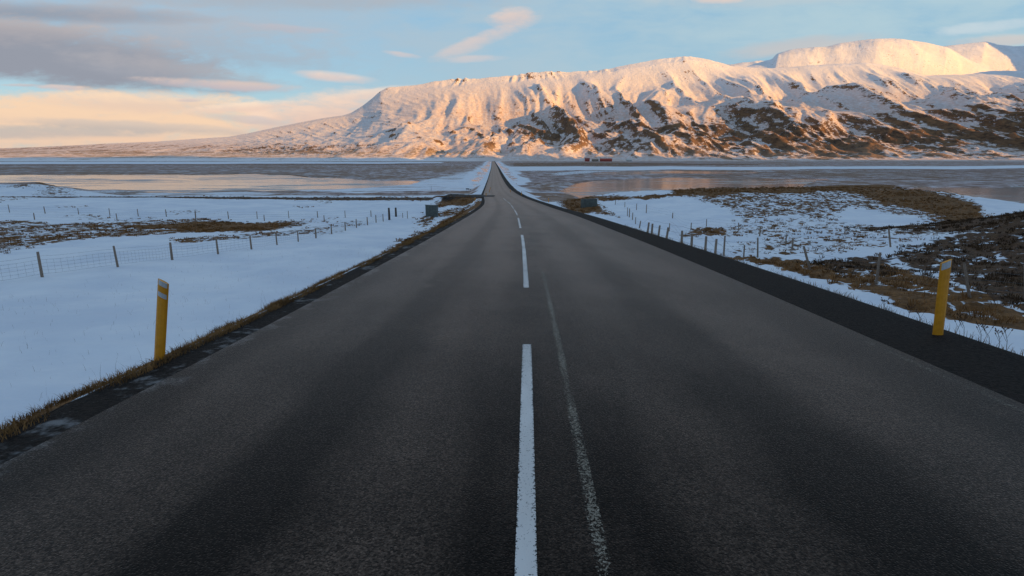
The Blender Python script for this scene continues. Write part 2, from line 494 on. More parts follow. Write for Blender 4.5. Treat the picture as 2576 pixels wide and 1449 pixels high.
def mat_asphalt():
    m, t = material('asphalt')
    p = t.pos(); lat = t.attr('lat')
    lo = t.noise(t.scale(p, .9, .16, 1), 1.0, 5, .6)                  # streaks along the road
    bl = t.noise(p, .55, 5, .6)
    ag = t.noise(p, 75, 3, .8); ag2 = t.vor(p, 70)
    def band(c, w): return ((lat - c).abs()).ss(w, w * .25)
    wob = (t.noise(t.scale(p, .2, .05, 1), 1.0, 2) - .5) * .5
    lat = lat + wob
    worn = band(-2.35, .75) * .75 + band(-.75, .6) * .8 + band(1.1, .55) * .75 + band(2.75, .75) * .8
    dark = band(-1.6, .42) + band(1.95, .4) * .6 + band(-3.35, .5) * .6 + band(4.0, .6) * .8
    k = (worn * .5 - dark * .55 + (lo - .5) * 2.1 + (bl - .5) * 1.7 + .24 + t.sep(p)[1].ss(2.5, 10.0) * .20).clamp()  # last term paints in grazing sheen and lens falloff, paler with distance
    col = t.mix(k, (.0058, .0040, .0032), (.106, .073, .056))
    ice = (lat.ss(-2.75, -3.5) * .8 + (t.noise(p, 2.2, 6, .7) - .5) * 2.2 + (bl - .5)).ss(.5, .85) * lat.ss(-2.6, -3.1)
    pat = t.noise(t.scale(p, .5, .35, 1), 1.0, 4, .7).ss(.60, .72)    # dusty pale patches
    col = t.mix(pat * .7, col, (.17, .115, .085))
    col = t.mix(ice * .55, col, (.21, .195, .19))
    edge_n = (t.noise(p, 1.1, 6, .7) - .5) * 1.6
    grit = (lat + edge_n).ss(3.1, 4.0) + (lat - edge_n).ss(-2.75, -3.2)
    gcol = t.mix(t.noise(p, 26, 4, .7).ss(.35, .7), (.0065, .0046, .0038), (.021, .0145, .0115))
    col = t.mix(grit.clamp() * (1.0 - ice), col, gcol)
    spk = ag.ss(.38, .68)
    col = t.mix(.9, col, t.mix(spk, t.mix(.65, col, (.003, .002, .0015)), t.mix(.16, col, (.13, .095, .075))))
    chip = t.sep(t.vor(p, 78, out='Color'))[0]
    col = t.colmul(col, t.mix(chip.pw(1.6), (.42, .42, .42), (2.0, 1.95, 1.9)))
    h = ag * .5 + ag2.ss(0, .6) * .5
    nrm = t.bump(h, .007, .7)
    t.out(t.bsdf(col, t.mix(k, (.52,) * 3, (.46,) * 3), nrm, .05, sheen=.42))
    return m


def mat_marking(worn, th=.46):
    m, t = material(('worn_road_paint' if th < .5 else 'faint_road_paint') if worn else 'road_paint')
    p = t.pos(); lat = t.attr('lat')                                # -1..1 across the line
    ag = t.noise(p, 58, 3, .8); br = t.noise(t.scale(p, 1, .35, 1), 2.2, 4)
    edge = lat.abs()
    if worn:
        a = (ag * 1.0 + (br - .5) * .5 - edge * edge * .09).ss(th, th + .08)
        col = t.mix(ag.ss(.6, .75), (.26, .22, .17), (.62, .54, .44))
        a = a * .85
    else:
        a = (ag + (br - .5) * .3 - (edge.pw(4.0)) * .17).ss(.33, .38)
        col = t.mix(br.ss(.3, .7), (.60, .56, .53), (.74, .70, .67))
    t.out(t.bsdf(col, .6, t.bump(ag, .004, .7), .3, alpha=a))
    return m


def mat_mountain():
    m, t = material('mountain')
    p = t.pos(); x, y, z = t.sep(p)
    rk, st = t.attr('rock'), t.attr('steep')
    ps = t.scale(p, 1, .34, 1.5)
    nA = t.noise(ps, .008, 8, .62, .4); nB = t.noise(ps, .026, 7, .68); nC = t.noise(ps, .085, 5, .7)
    snow = t.mix(nA.ss(.35, .65), (.80, .79, .80), (.90, .89, .90))
    thin = t.attr('thin') * (nA * .5 + nC * .9 - .1).ss(.3, .75)
    snow = t.mix(thin, snow, t.mix(nC, (.42, .23, .14), (.64, .42, .31)))
    patch = (nA - .5) * .9 + (nB - .5) * 1.3 + (nC - .5) * 1.0
    mk = (rk + st * .25 + patch * .9).ss(.45, .56) * rk.ss(.01, .12)
    stone = t.mix(nC.ss(.35, .65), (.055, .035, .024), (.20, .115, .062))
    stone = t.mix(nB.ss(.45, .65) * .7, stone, (.30, .165, .080))
    low = z.ss(60, 5)
    turf = t.mix(nB.ss(.35, .65), (.30, .20, .13), (.46, .36, .28))
    stone = t.mix(low * t.attr('turf'), stone, turf)
    col = t.mix(mk, snow, stone)
    crease = 1.0 - (nB - .5).abs() * 3.0
    nrm = t.bump(crease * .5 + nB * .3 + nC * .3, 13.0, .65)
    t.out(t.bsdf(col, .85, nrm, .15))
    return m


def mat_water():
    m, t = material('water')
    p = t.pos()
    st = t.noise(t.scale(p, .03, .11, 1), 1.0, 7, .7); st2 = t.noise(t.scale(p, .012, .035, 1), 1.0, 5, .6)
    ice = (st * .7 + st2 * .5 - .1).ss(.52, .60)
    col = t.mix(ice * .55, (.020, .028, .034), (.40, .40, .44))
    rp = t.noise(t.scale(p, .5, 1.3, 1), 1.0, 3, .6)
    nrm = t.bump(rp, .06, .5)
    t.out(t.bsdf(col, t.mix(ice, (.10,) * 3, (.45,) * 3), nrm, .5))
    return m


def mat_plain(name, a, b, sc=12.0, rough=.7, bump=.003, spec=.3, metal=0.0, stretch=(1, 1, 1)):
    m, t = material(name)
    n = t.noise(t.scale(t.obj(), *stretch), sc, 5, .65)
    t.out(t.bsdf(t.mix(n.ss(.3, .7), a, b), rough, t.bump(n, bump, .8), spec, metal))
    return m


M_GROUND, M_ASPH, M_MTN, M_WATER = mat_ground(), mat_asphalt(), mat_mountain(), mat_water()
M_PAINT, M_WORN, M_FAINT = mat_marking(False), mat_marking(True, .475), mat_marking(True, .535)
M_YELLOW = mat_plain('yellow_plastic', (.60, .235, .008), (.76, .315, .012), 9, .5, .001, .4)
M_REFL = mat_plain('reflector', (.42, .44, .46), (.52, .54, .56), 60, .3, .001, .6)
M_WOOD = mat_plain('weathered_wood', (.17, .125, .095), (.34, .26, .20), 18, .85, .006, .2, 0, (4, 4, .6))
M_DKWOOD = mat_plain('dark_wood', (.045, .034, .028), (.13, .098, .078), 18, .85, .006, .2, 0, (4, 4, .6))
M_WIRE = mat_plain('galvanised_wire', (.10, .10, .105), (.17, .17, .175), 30, .5, .0005, .5, .6)
M_STEEL = mat_plain('corrugated_steel', (.105, .118, .110), (.185, .205, .188), 3, .45, .002, .5, .3)
M_SIGN = mat_plain('sign_back', (.035, .040, .048), (.06, .066, .075), 5, .6)
M_RED = mat_plain('red_paint', (.34, .060, .040), (.42, .080, .055), .8, .7)
M_PALE = mat_plain('pale_render', (.55, .53, .50), (.66, .64, .6), .8, .8)
M_ROOF = mat_plain('dark_roof', (.26, .09, .07), (.32, .12, .10), .8, .7)
M_DRY = mat_plain('dry_grass', (.10, .052, .020), (.36, .195, .075), 2.0, .9, .001, .1)
M_STALK = mat_plain('dry_stalk', (.07, .040, .026), (.16, .095, .06), 9, .9, .001, .1)


# ------------------------------------------------------------------ the ground sheet
TUSS = []
def build_ground():
    a = 5.0; smx = math.asinh(3200 / a)
    s = a * np.sinh(np.linspace(-smx, smx, 760))
    yb = 9.0
    k = np.linspace(math.asinh(-58 / yb), math.asinh(2260 / yb), 720)
    Y = yb * np.sinh(k)
    Sg, Yg = np.meshgrid(s, Y)
    Xg = XC(Yg) + Sg
    Z = ground(Xg, Yg)
    # under the asphalt the sheet dips out of the way
    Z = Z - 0.30 * sstep(-3.2, -2.9, Sg) * (1 - sstep(3.6, 3.9, Sg))
    soft = 0.25 + Yg * 0.016
    warpy = np.maximum(Yg, 0) * (.05 * fbm(Xg / (4 + .16 * np.maximum(Yg, 0)), Yg / (3 + .2 * np.maximum(Yg, 0)), 4))
    warpx = np.maximum(Yg, 0) * .04 * fbm(Xg / (4 + .16 * np.maximum(Yg, 0)) + 9, Yg / (3 + .2 * np.maximum(Yg, 0)), 3)
    def mask(polys):
        out = np.zeros_like(Xg)
        for st, pts in polys:
            P = world_poly(pts)
            out = np.maximum(out, st * inside(Xg + warpx, Yg + warpy, P, soft))
        return out
    grass = mask([
        (.56, [(-50, 562), (200, 558), (330, 554), (560, 555), (820, 555), (800, 568), (640, 585), (420, 590), (250, 602), (120, 612), (0, 640), (-60, 650)]),
        (1.0, [(350, 567), (560, 557), (790, 560), (700, 578), (500, 587), (380, 577)]),
        (.55, [(400, 602), (640, 588), (860, 573), (800, 586), (640, 598), (430, 612)]),
        (.9, [(-60, 470), (15, 470), (80, 459), (130, 456), (165, 463), (200, 477), (140, 468), (60, 470), (-60, 474)]),
        (.5, [(60, 488), (260, 480), (330, 486), (100, 494)]),
        (.95, [(1100, 512), (1130, 505), (1210, 494), (1200, 506), (1120, 522), (1075, 533), (1062, 545)]),
        (.97, [(1010, 610), (1060, 585), (1120, 556), (1185, 520), (1215, 500), (1222, 510), (1150, 560), (1060, 605), (900, 690), (880, 695)]),
        (.62, [(1040, 555), (1100, 535), (1190, 508), (1195, 515), (1100, 555), (1040, 580)]),
        # right: grassy mound
        (.52, [(1680, 492), (1800, 479), (2250, 470), (2400, 510), (2530, 560), (2460, 575), (2300, 548), (2150, 522), (2060, 562), (2000, 545), (1880, 552), (1830, 525), (1760, 500)]),
        (1.0, [(1480, 496), (1600, 497), (1700, 490), (1800, 475), (2260, 466), (2250, 483), (1900, 488), (1750, 494), (1620, 504), (1500, 506)]),
        (.98, [(2120, 484), (2280, 480), (2420, 512), (2560, 560), (2400, 572), (2320, 540), (2200, 512)]),
        (.38, [(1760, 588), (1850, 548), (2150, 560), (2400, 575), (2300, 612), (2100, 640), (1850, 640), (1900, 600)]),
        (.72, [(1740, 587), (1790, 573), (1850, 576), (1872, 590), (1760, 594)]),
        (.95, [(1370, 500), (1450, 500), (1500, 513), (1570, 545), (1480, 530), (1400, 518)]),
        (.78, [(1820, 640), (2000, 652), (2250, 662), (2420, 716), (2576, 770), (2600, 830), (2380, 800), (2250, 770), (2060, 700), (1900, 660)]),
    ])
    verge = (1 - sstep(.18, .5, np.abs(Sg - (SL - .38 - .006 * np.clip(Yg, 0, 60))))) * (Yg < 100)
    grass = np.maximum(grass, 1.1 * verge)
    verge_r = (1 - sstep(.05, .3, np.abs(Sg - (SR + .42)))) * (Yg < 60)
    grass = np.maximum(grass, .62 * verge_r)
    tuft = .30 * sstep(.25, .6, fbm(Xg / 14, Yg / 14, 3)) * (Yg < 150) * (Sg < -8) * (Yg > 30)
    grass = np.maximum(grass, tuft)
    # verges of the side track
    dtr = np.abs(Yg - TRY(Xg)); onl = (Sg < -6)
    grass = np.maximum(grass, np.where(onl, .95 * (1 - sstep(2.8, 5.2, dtr)), 0))
    gravel = np.maximum(sstep(3.3, 3.9, Sg) * (1 - sstep(SR + .25, SR + .55, Sg)), sstep(SL - .25, SL + .1, Sg) * (1 - sstep(-3.2, -2.8, Sg)))
    gravel = np.maximum(gravel, sstep(SR, SR + .3, Sg) * (1 - sstep(SR + .5, SR + .8 + .02 * np.clip(Yg, 0, 60), Sg)) * sstep(12, 30, Yg))
    fl = sstep(100, 112, Yg) * (1 - sstep(122, 134, Yg))
    gravel = np.maximum(gravel, fl * sstep(-14, -10, Sg) * (Sg < 0) * .9)
    slush = sstep(SL - .1, SL + .12, Sg) * (1 - sstep(-3.45, -3.05, Sg)) * (.42 - .12 * sstep(20, 60, Yg)) * (Yg < 90)
    heather = mask([
        (.72, [(2232, 640), (2300, 612), (2450, 580), (2576, 545), (3000, 470), (3200, 800), (2700, 800), (2576, 780), (2420, 716), (2250, 664)]),
        (.6, [(1990, 655), (2240, 640), (2260, 690), (2100, 690)]),
    ])
    ow = sstep(24, 34, Xg) * (Yg > -20) * (Yg < 50)
    heather = np.maximum(heather, .8 * ow)
    # frozen flats beyond the shore
    shoreL = 150 + 10 * fbm(Xg / 40, Yg / 60, 3)
    fl0 = sstep(0, 25, Yg - np.where(Sg < 0, 172, 155) - 14 * fbm(Xg / 50, Yg / 70, 3))
    bank = 7 + 11 * sstep(180, 420, Yg) + 6 * fbm(Yg / 60, Xg / 30, 3)
    frost = fl0 * sstep(0, 6, np.abs(Sg) - bank)
    wet = mask([
        (1, [(-900, 439), (300, 440), (620, 440), (850, 448), (1050, 458), (1000, 467), (860, 475), (650, 484), (350, 486), (240, 474), (100, 458), (-900, 478)]),
        (1, [(1360, 480), (1430, 462), (1600, 447), (1900, 449), (2100, 452), (2000, 466), (1750, 480), (1600, 494), (1430, 494)]),
        (1, [(1560, 430), (1850, 431), (1830, 437), (1500, 439)]),
        (1, [(2050, 474), (2300, 474), (2700, 466), (3100, 464), (3200, 570), (2700, 560), (2450, 500)]),
    ])
    bed = fl0 * sstep(0, 2, np.abs(Sg) - bank * .8)
    Z = Z + bed * (-.50 * wet + .30 * (1 - wet) + .15 * fbm(Xg / 55, Yg / 20, 5))
    snowb = mask([
        (1, [(-2000, 407), (700, 407), (1150, 408), (1150, 411), (500, 413), (-2000, 414)]),
        (1, [(1266, 419), (2000, 420), (3200, 414), (3200, 422), (2000, 427), (1290, 430)]),
        (1, [(1340, 436), (1480, 430), (1560, 430), (1480, 437), (1360, 442)]),
        (.8, [(700, 480), (1000, 462), (1150, 446), (1240, 415), (1238, 425), (1200, 470), (1170, 484), (900, 486)]),
        (.7, [(240, 478), (350, 487), (700, 488), (690, 492), (100, 494), (-80, 494), (-80, 482)]),
    ])
    frost = frost * (1 - snowb * .80)
    marsh = mask([
        (.8, [(-2000, 414.5), (900, 413), (1180, 410), (1000, 416), (-2000, 418)]),
        (.95, [(1290, 410), (1600, 409), (1900, 414), (1700, 418), (1290, 418)]),
        (.7, [(2000, 427), (2800, 425), (2800, 431), (2300, 433)]),
        (.6, [(1650, 432), (3000, 430), (3000, 452), (2200, 456), (1900, 446), (1700, 444)]),
        (.6, [(1300, 428), (1640, 430), (1480, 442), (1330, 448)]),
        (.5, [(-2000, 422), (700, 420), (1080, 424), (700, 430), (-2000, 431)]),
        (.5, [(1300, 440), (1420, 448), (1400, 466), (1345, 484), (1330, 460)]),
        (.7, [(-2000, 438), (500, 437), (850, 443), (1000, 441), (850, 447), (500, 442), (-2000, 441)]),
    ])
    grass = np.maximum(grass, marsh * .62)
    # scatter points for the tussocks: brown ground within sight of the road
    area = np.gradient(Yg, axis=0) * np.gradient(Xg, axis=1)
    wgt = np.clip(grass * (np.abs(Sg) > 6) - .2, 0, 1) + np.clip(heather - .2, 0, 1)
    wgt = wgt * (np.abs(Xg / np.maximum(Yg, 1)) < 1.15) * (Yg > 6) * (Yg < 125) * np.clip(fbm(Xg / 3, Yg / 3, 3) + .5, 0, 1)
    pr = (wgt * area).ravel() / (1 + (np.maximum(Yg.ravel(), 0) / 40) ** 1.5)
    idx = RNG.choice(pr.size, 9000, p=pr / pr.sum())
    jx = RNG.uniform(-1.1, 1.1, 9000) * np.gradient(Xg, axis=1).ravel()[idx]; jy = RNG.uniform(-1.1, 1.1, 9000) * np.gradient(Yg, axis=0).ravel()[idx]
    tx, ty = Xg.ravel()[idx] + jx, Yg.ravel()[idx] + jy
    TUSS.append((tx, ty, ground(tx, ty) + CAMH, heather.ravel()[idx] > .3))
    V = np.stack([Xg, Yg, Z + CAMH], -1).reshape(-1, 3)
    o = mesh_obj('ground', V, grid_faces(*Xg.shape), M_GROUND, smooth=True)
    for n, arr in (('grass', grass), ('gravel', gravel), ('frost', frost), ('heather', heather), ('slush', slush)):
        set_attr(o, n, arr)
    tag(o, kind='structure')
build_ground()


def strip(name, Yv, lats, mat, lift, zfun=None, latattr=None, xoff=0.0):
    Sg, Yg = np.meshgrid(np.array(lats, float) + xoff, np.array(Yv, float))
    Xg = XC(Yg) + Sg
    camber = -0.004 * np.abs(Sg)
    V = np.stack([Xg, Yg, ZR(Yg) + camber + lift + CAMH], -1).reshape(-1, 3)
    o = mesh_obj(name, V, grid_faces(*Xg.shape), mat, smooth=True)
    L = np.broadcast_to(np.array(lats if latattr is None else latattr, float), Xg.shape)
    set_attr(o, 'lat', L)
    return tag(o, kind='structure')


Yroad = 9.0 * np.sinh(np.linspace(math.asinh(-55 / 9), math.asinh(1990 / 9), 500))
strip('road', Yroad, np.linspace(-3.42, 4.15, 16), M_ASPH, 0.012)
for y0, y1 in ((-7, 6.2), (10.0, 22.3), (26.6, 36.6), (41, 54), (58, 70), (74, 86), (91, 103)):
    strip('road_marking', np.linspace(y0, y1, 14), [-.0525, -.018, .018, .0525], M_PAINT, .017, latattr=[-1, -.34, .34, 1])
for y0, y1 in ((-4, 12.3), (15.5, 26)):
    strip('road_marking', np.linspace(y0, y1, 14), [-.04, 0, .04], M_WORN, .016, latattr=[-1, 0, 1], xoff=.365)
strip('road_marking', np.linspace(2.5, 6.4, 10), [-.05, 0, .05], M_FAINT, .016, latattr=[-1, 0, 1], xoff=4.0)


def build_track():
    xs = np.concatenate([np.linspace(-420, -80, 60), np.linspace(-78, -3.5, 90)])
    rows = []
    for l in (-2.0, -1.2, -.4, .4, 1.2, 2.0):
        y = TRY(xs) + l * (1 + 1.3 * sstep(-16, -4, xs))
        z = np.maximum.reduce([ground0(xs, y + d) for d in (-1.2, 0, 1.2)]) + .07 - .015 * l * l
        rows.append(np.stack([xs, y, z + CAMH], -1))
    V = np.stack(rows, 0)
    o = mesh_obj('track', V.reshape(-1, 3), grid_faces(6, len(xs)), M_TRACK, smooth=True)
    tag(o, kind='structure')
M_TRACK = mat_plain('track_gravel', (.035, .030, .028), (.085, .072, .065), 6, .9, .01, .2)
build_track()

wv = np.array([(-3300, 120, WATER + CAMH), (3300, 120, WATER + CAMH), (3300, 1750, WATER + CAMH), (-3300, 1750, WATER + CAMH)], float)
# keep the water sheet as a fine enough grid for smooth shading
tag(mesh_obj('water', wv, np.array([[0, 1, 2, 3]]), M_WATER), kind='structure')


# ------------------------------------------------------------------ the mountain range
def build_mountain():
    px_c = [-700, -300, 0, 300, 600, 700, 800, 880, 920, 965, 1100, 1250, 1430, 1600, 1720, 1820, 1920, 2000, 2150, 2230, 2300, 2400, 2576, 2900, 3600]
    Yk = [1760, 1900, 2300, 2900, 3500, 4100, 4300, 4380]
    rows = {
        1760: [406] * 25,
        1900: [402, 401, 400, 400, 401, 402, 402, 403, 403, 403, 403, 402, 402, 401, 401, 401, 401, 401, 401, 401, 401, 401, 401, 401, 401],
        2300: [394, 393, 392, 392, 390, 389, 388, 387, 387, 386, 384, 381, 377, 374, 372, 370, 369, 368, 367, 366, 366, 366, 366, 366, 366],
        2900: [390, 389, 388, 386, 381, 379, 375, 371, 369, 364, 354, 343, 333, 327, 320, 316, 312, 310, 306, 304, 302, 300, 300, 300, 300],
        3500: [386, 385, 383, 378, 369, 364, 356, 346, 338, 326, 302, 286, 272, 266, 260, 254, 250, 246, 241, 240, 240, 238, 236, 230, 225],
        4100: [381, 380, 378, 370, 355, 345, 328, 315, 300, 276, 240, 228, 220, 212, 205, 197, 192, 188, 184, 186, 196, 196, 190, 180, 170],
        4300: [379, 377, 375, 363, 345, 325, 305, 292, 275, 242, 217, 205, 194, 168, 150, 166, 173, 167, 160, 170, 190, 188, 182, 170, 160],
    }
    crest_px = [-700, -300, 0, 100, 200, 300, 400, 500, 580, 640, 700, 760, 820, 870, 890, 920, 945, 965, 985, 1010, 1050, 1100, 1150, 1200, 1250, 1300, 1330, 1370, 1400, 1430, 1480, 1530, 1580, 1630, 1690, 1720, 1750, 1790, 1820, 1880, 1920, 2000, 2080, 2150, 2200, 2230, 2300, 2400, 2450, 2500, 2576, 2900, 3600]
    crest_r = [378, 375, 373, 370, 365, 360, 356, 349, 344, 333, 320, 308, 297, 290, 283, 265, 245, 228, 219, 217, 215, 203, 196, 197, 192, 188, 182, 180, 178, 181, 178, 170, 160, 150, 143, 141, 147, 156, 164, 170, 172, 165, 160, 158, 164, 172, 190, 186, 179, 176, 180, 165, 155]
    nt_, ny_ = 1420, 560
    t0, _ = te(-1900, 390); t1, _ = te(3300, 300)
    tt = np.linspace(t0, t1, nt_)
    # depth knots: fine around the crest
    Yv = np.concatenate([np.linspace(1760, 4200, 330), np.linspace(4206, 4520, 70), np.linspace(4530, 11500, 160)])
    den = CP + .24 * SP
    pxt = tt * FPX * (CP + .24 * SP) + CX                    # frame column of each bearing (near the skyline rows)
    E = lambda r: np.interp(pxt, *r)
    f_e = lambda row: (-SP + (CY - row) / FPX * CP) / (CP + (CY - row) / FPX * SP)
    ek = [f_e(np.interp(pxt, px_c, rows[y])) for y in Yk[:-1]]
    cr = f_e(np.interp(pxt, crest_px, crest_r))
    ek.append(cr)
    ek = np.array(ek)                                        # knots x bearing
    Tg, Yg = np.meshgrid(tt, Yv)
    # shift the mountain foot in and out so it is not a straight wall
    warp = 1 + .045 * fbm(Tg * 4.0, Yg / 1500, 3)
    Yw = np.clip(Yg * 1.0, 1760, 4380)
    Eg = np.empty_like(Tg)
    for j in range(nt_):
        Eg[:, j] = np.interp(Yw[:, j], Yk, ek[:, j])
    k5 = np.ones(9) / 9
    for j in range(nt_):                                     # round the knots off, keep the rim sharp
        sm = np.convolve(np.pad(Eg[:, j], 4, 'edge'), k5, 'valid')
        wgt = 1 - sstep(4000, 4200, Yv)
        Eg[:, j] = Eg[:, j] * (1 - wgt) + sm * wgt
    Xg = Tg * Yg
    Z = Eg * Yg
    zc = (cr * 4380)[None, :] * np.ones_like(Z)
    back = Yg > 4380
    drop = np.maximum(zc - (Yg - 4380) * .10, 120 + 0 * zc)
    Z = np.where(back, np.minimum(zc, np.maximum(drop, -14)), Z)
    # ---- relief: gullies running down the slope plus general roughness
    P = pxt[None, :] * np.ones_like(Z)
    right = sstep(560, 1500, P)
    hgt = np.clip(Z / 500, 0, 1)
    sl_amp = sstep(1850, 2300, Yg) * (1 - .93 * sstep(3950, 4280, Yg)) * (.10 + .90 * right)
    wx = 120 * fbm(Xg / 800, Yg / 2200, 3); wy = 420 * fbm(Xg / 800 + 7, Yg / 2000 - 4, 3)
    diag = Xg + .10 * (Yg - 3000)
    g1 = ridged((diag + wx * 1.4) / 640, (Yg + wy) / 2400, 4) - .9
    g2 = ridged((diag + wx * 1.4) / 190 + 40, (Yg + wy) / 1100, 4) - .8
    g3 = fbm((Xg + wx) / 260, (Yg + wy) / 900, 6, 2.03, .52)
    fade_lo = sstep(2000, 2800, Yg)
    Z = Z + sl_amp * ((84 - 34 * sstep(3300, 3900, Yg)) * g1 * (.3 + .7 * fade_lo) + 17 * g2 + 33 * g3)
    Z = Z - (58 + 30 * fbm(Xg / 300, Yg * 0, 2)) * np.exp(-((Yg - 3720 - 160 * fbm(Xg / 500, Yg * 0 + 2, 3)) / 190) ** 2) * sstep(1080, 1300, P) * (1 - sstep(2500, 2800, P))
    # foothill lumps
    foot = sstep(1850, 2050, Yg) * (1 - sstep(2700, 3300, Yg)) * (.10 + .9 * sstep(900, 1700, P))
    Z = Z + foot * (11 * fbm(Xg / 95, Yg / 260, 5) + 5 * (ridged(Xg / 60, Yg / 220, 3) - .8))
    # a high summit far outside the right edge, whose shade lies on the upper right slopes
    Z = Z + 640 * np.exp(-((Xg - 4700) / 430) ** 2 - ((Yg - 3550) / 520) ** 2)
    # fine streaks on the smooth left flank
    fl = (1 - right) * sstep(2200, 2800, Yg) * (1 - sstep(4150, 4300, Yg)) * sstep(380, 760, P)
    Z = Z + fl * 10 * (ridged((Xg + .9 * Yg) / 60, (Yg - .4 * Xg) / 420, 4) - .9)
    # fluted cliff band under the rim
    cl = np.exp(-((Yg - 4335) / 55) ** 2) * sstep(940, 985, P) * (1 - .6 * sstep(1480, 1700, P)) * (1 - sstep(1800, 1900, P))
    Z = Z + cl * 16 * sstep(-.2, .5, fbm(Xg / 260, Yg / 900, 2)) * (ridged(Xg / 55, Yg / 300, 3) - .95)
    Z = Z + sstep(4200, 4380, Yg) * (1 - sstep(4600, 5000, Yg)) * 2.4 * fbm(Xg / 70, Yg / 90, 4) * sstep(850, 980, P)
    # ---- far peaks behind
    def peak(pxs, rws, Yc, front, rear, rough):
        nonlocal Z
        e = f_e(np.interp(pxt, pxs, rws, left=420, right=420))
        c = (e * Yc)[None, :]
        prof = np.where(Yg < Yc, sstep(0, 1, 1 - (Yc - Yg) / front) ** 1.0, 1 - np.clip((Yg - Yc) / rear, 0, 1))
        zz = c * np.clip(prof, 0, 1) - 300 * (1 - np.clip(prof, 0, 1))
        amp = np.clip(prof, 0, 1) * (1 - .85 * sstep(Yc - 250, Yc, Yg) * (Yg < Yc + 500))
        zz = zz + rough * amp * (ridged((Xg + .4 * Yg) / 420, Yg / 900, 5) - .9)
        Z = np.maximum(Z, zz)
    peak([1780, 1850, 1900, 1920, 1930, 1960, 2000, 2050, 2080, 2120, 2170, 2230, 2290, 2340, 2390, 2450, 2520],
         [195, 170, 155, 148, 135, 125, 121, 117, 108, 103, 97, 98, 107, 120, 146, 172, 200], 6600, 1500, 2600, 26)
    Z = Z + 60 * np.where(P < 2150, np.exp(-((P - 2150) / 34) ** 2), np.exp(-((P - 2150) / 150) ** 2)) * sstep(5300, 6000, Yg) * (1 - sstep(6050, 6500, Yg))
    peak([1700, 1800, 1850, 1920, 2050, 2250, 2340, 2400, 2430, 2445, 2500, 2540, 2576, 2800, 3300],
         [180, 166, 158, 154, 150, 130, 115, 108, 105, 110, 118, 117, 113, 120, 110], 9600, 2300, 1800, 30)
    # an added higher summit, unseen outside the right edge, keeps the farthest ridge in shade
    Z = np.maximum(Z, 2450 * np.exp(-((Xg - 9600) / 850) ** 2 - ((Yg - 8150) / 1300) ** 2) - 100)
    # ---- where rock and heath show through the snow
    dZy = np.gradient(Z, axis=0) / np.gradient(Yg, axis=0)
    dZx = np.gradient(Z, axis=1) / np.gradient(Xg, axis=1)
    steep = np.clip((np.hypot(dZy, dZx) - .35) / .7, 0, 1)
    curv = Z - sum(np.roll(np.roll(Z, a, 0), b, 1) for a in (-4, 0, 4) for b in (-4, 0, 4)) / 9
    ROW = CY - FPX * (SP + (Z / Yg) * CP) / (CP - (Z / Yg) * SP)
    low = sstep(225, 395, ROW)
    rock = .07 + .20 * low * sstep(750, 1350, P) + .12 * sstep(.3, 1, steep) + np.clip(curv / 30, -.22, .22)
    def zone(cx, cy, w, h, k):
        d = ((P - cx) / w) ** 2 + ((ROW - cy) / h) ** 2
        return 1.0 * k * np.exp(-d)
    for a in ((1790, 318, 150, 34, .42), (2000, 370, 230, 30, .44), (2350, 360, 260, 45, .46), (1370, 335, 80, 24, .34), (2500, 300, 130, 40, .30),
              (1480, 300, 120, 30, .12), (2150, 318, 160, 30, .30), (1560, 370, 160, 20, .16), (2080, 165, 80, 10, .25), (1960, 385, 200, 14, .3)):
        rock = rock + zone(*a)
    rock = rock * (.60 + .40 * sstep(235, 305, ROW + .02 * (P - 1700)))
    rock = rock + .12 * np.exp(-((Yg - 4335) / 40) ** 2) * sstep(950, 990, P) * (1 - sstep(1450, 1600, P))
    rock = rock * (1 - .75 * sstep(4500, 5200, Yg))
    leftlow = sstep(330, 372, ROW) * (1 - sstep(900, 1350, P))
    rock = np.maximum(rock, .34 * leftlow * sstep(352, 376, ROW) + .20 * leftlow)
    bandn = fbm(Xg / 900, Yg / 110, 4)
    rock = rock + (.26 * sstep(-.1, .4, bandn) - .12) * sstep(368, 380, ROW) * (1 - sstep(1200, 1500, P))
    rock = rock + .3 * np.exp(-((ROW - 384) / 5) ** 2) * (1 - sstep(1150, 1350, P))
    rock = rock - .2 * sstep(396, 402, ROW) * (1 - sstep(1100, 1300, P))
    turf = 1 - .75 * sstep(1250, 1700, P)
    V = np.stack([Xg, Yg, Z + CAMH], -1).reshape(-1, 3)
    o = mesh_obj('mountain', V, grid_faces(*Xg.shape), M_MTN, smooth=True)
    set_attr(o, 'rock', np.clip(np.where(rock > .38, .38 + (rock - .38) * .35, rock), 0, 1)); set_attr(o, 'steep', steep); set_attr(o, 'turf', turf)
    set_attr(o, 'thin', sstep(140, 310, ROW) * (.78 - .34 * (1 - sstep(900, 1250, P)) * (1 - sstep(352, 374, ROW))) * (1 - .9 * sstep(394, 400, ROW) * (1 - sstep(1100, 1300, P))))
    tag(o, kind='structure')
build_mountain()


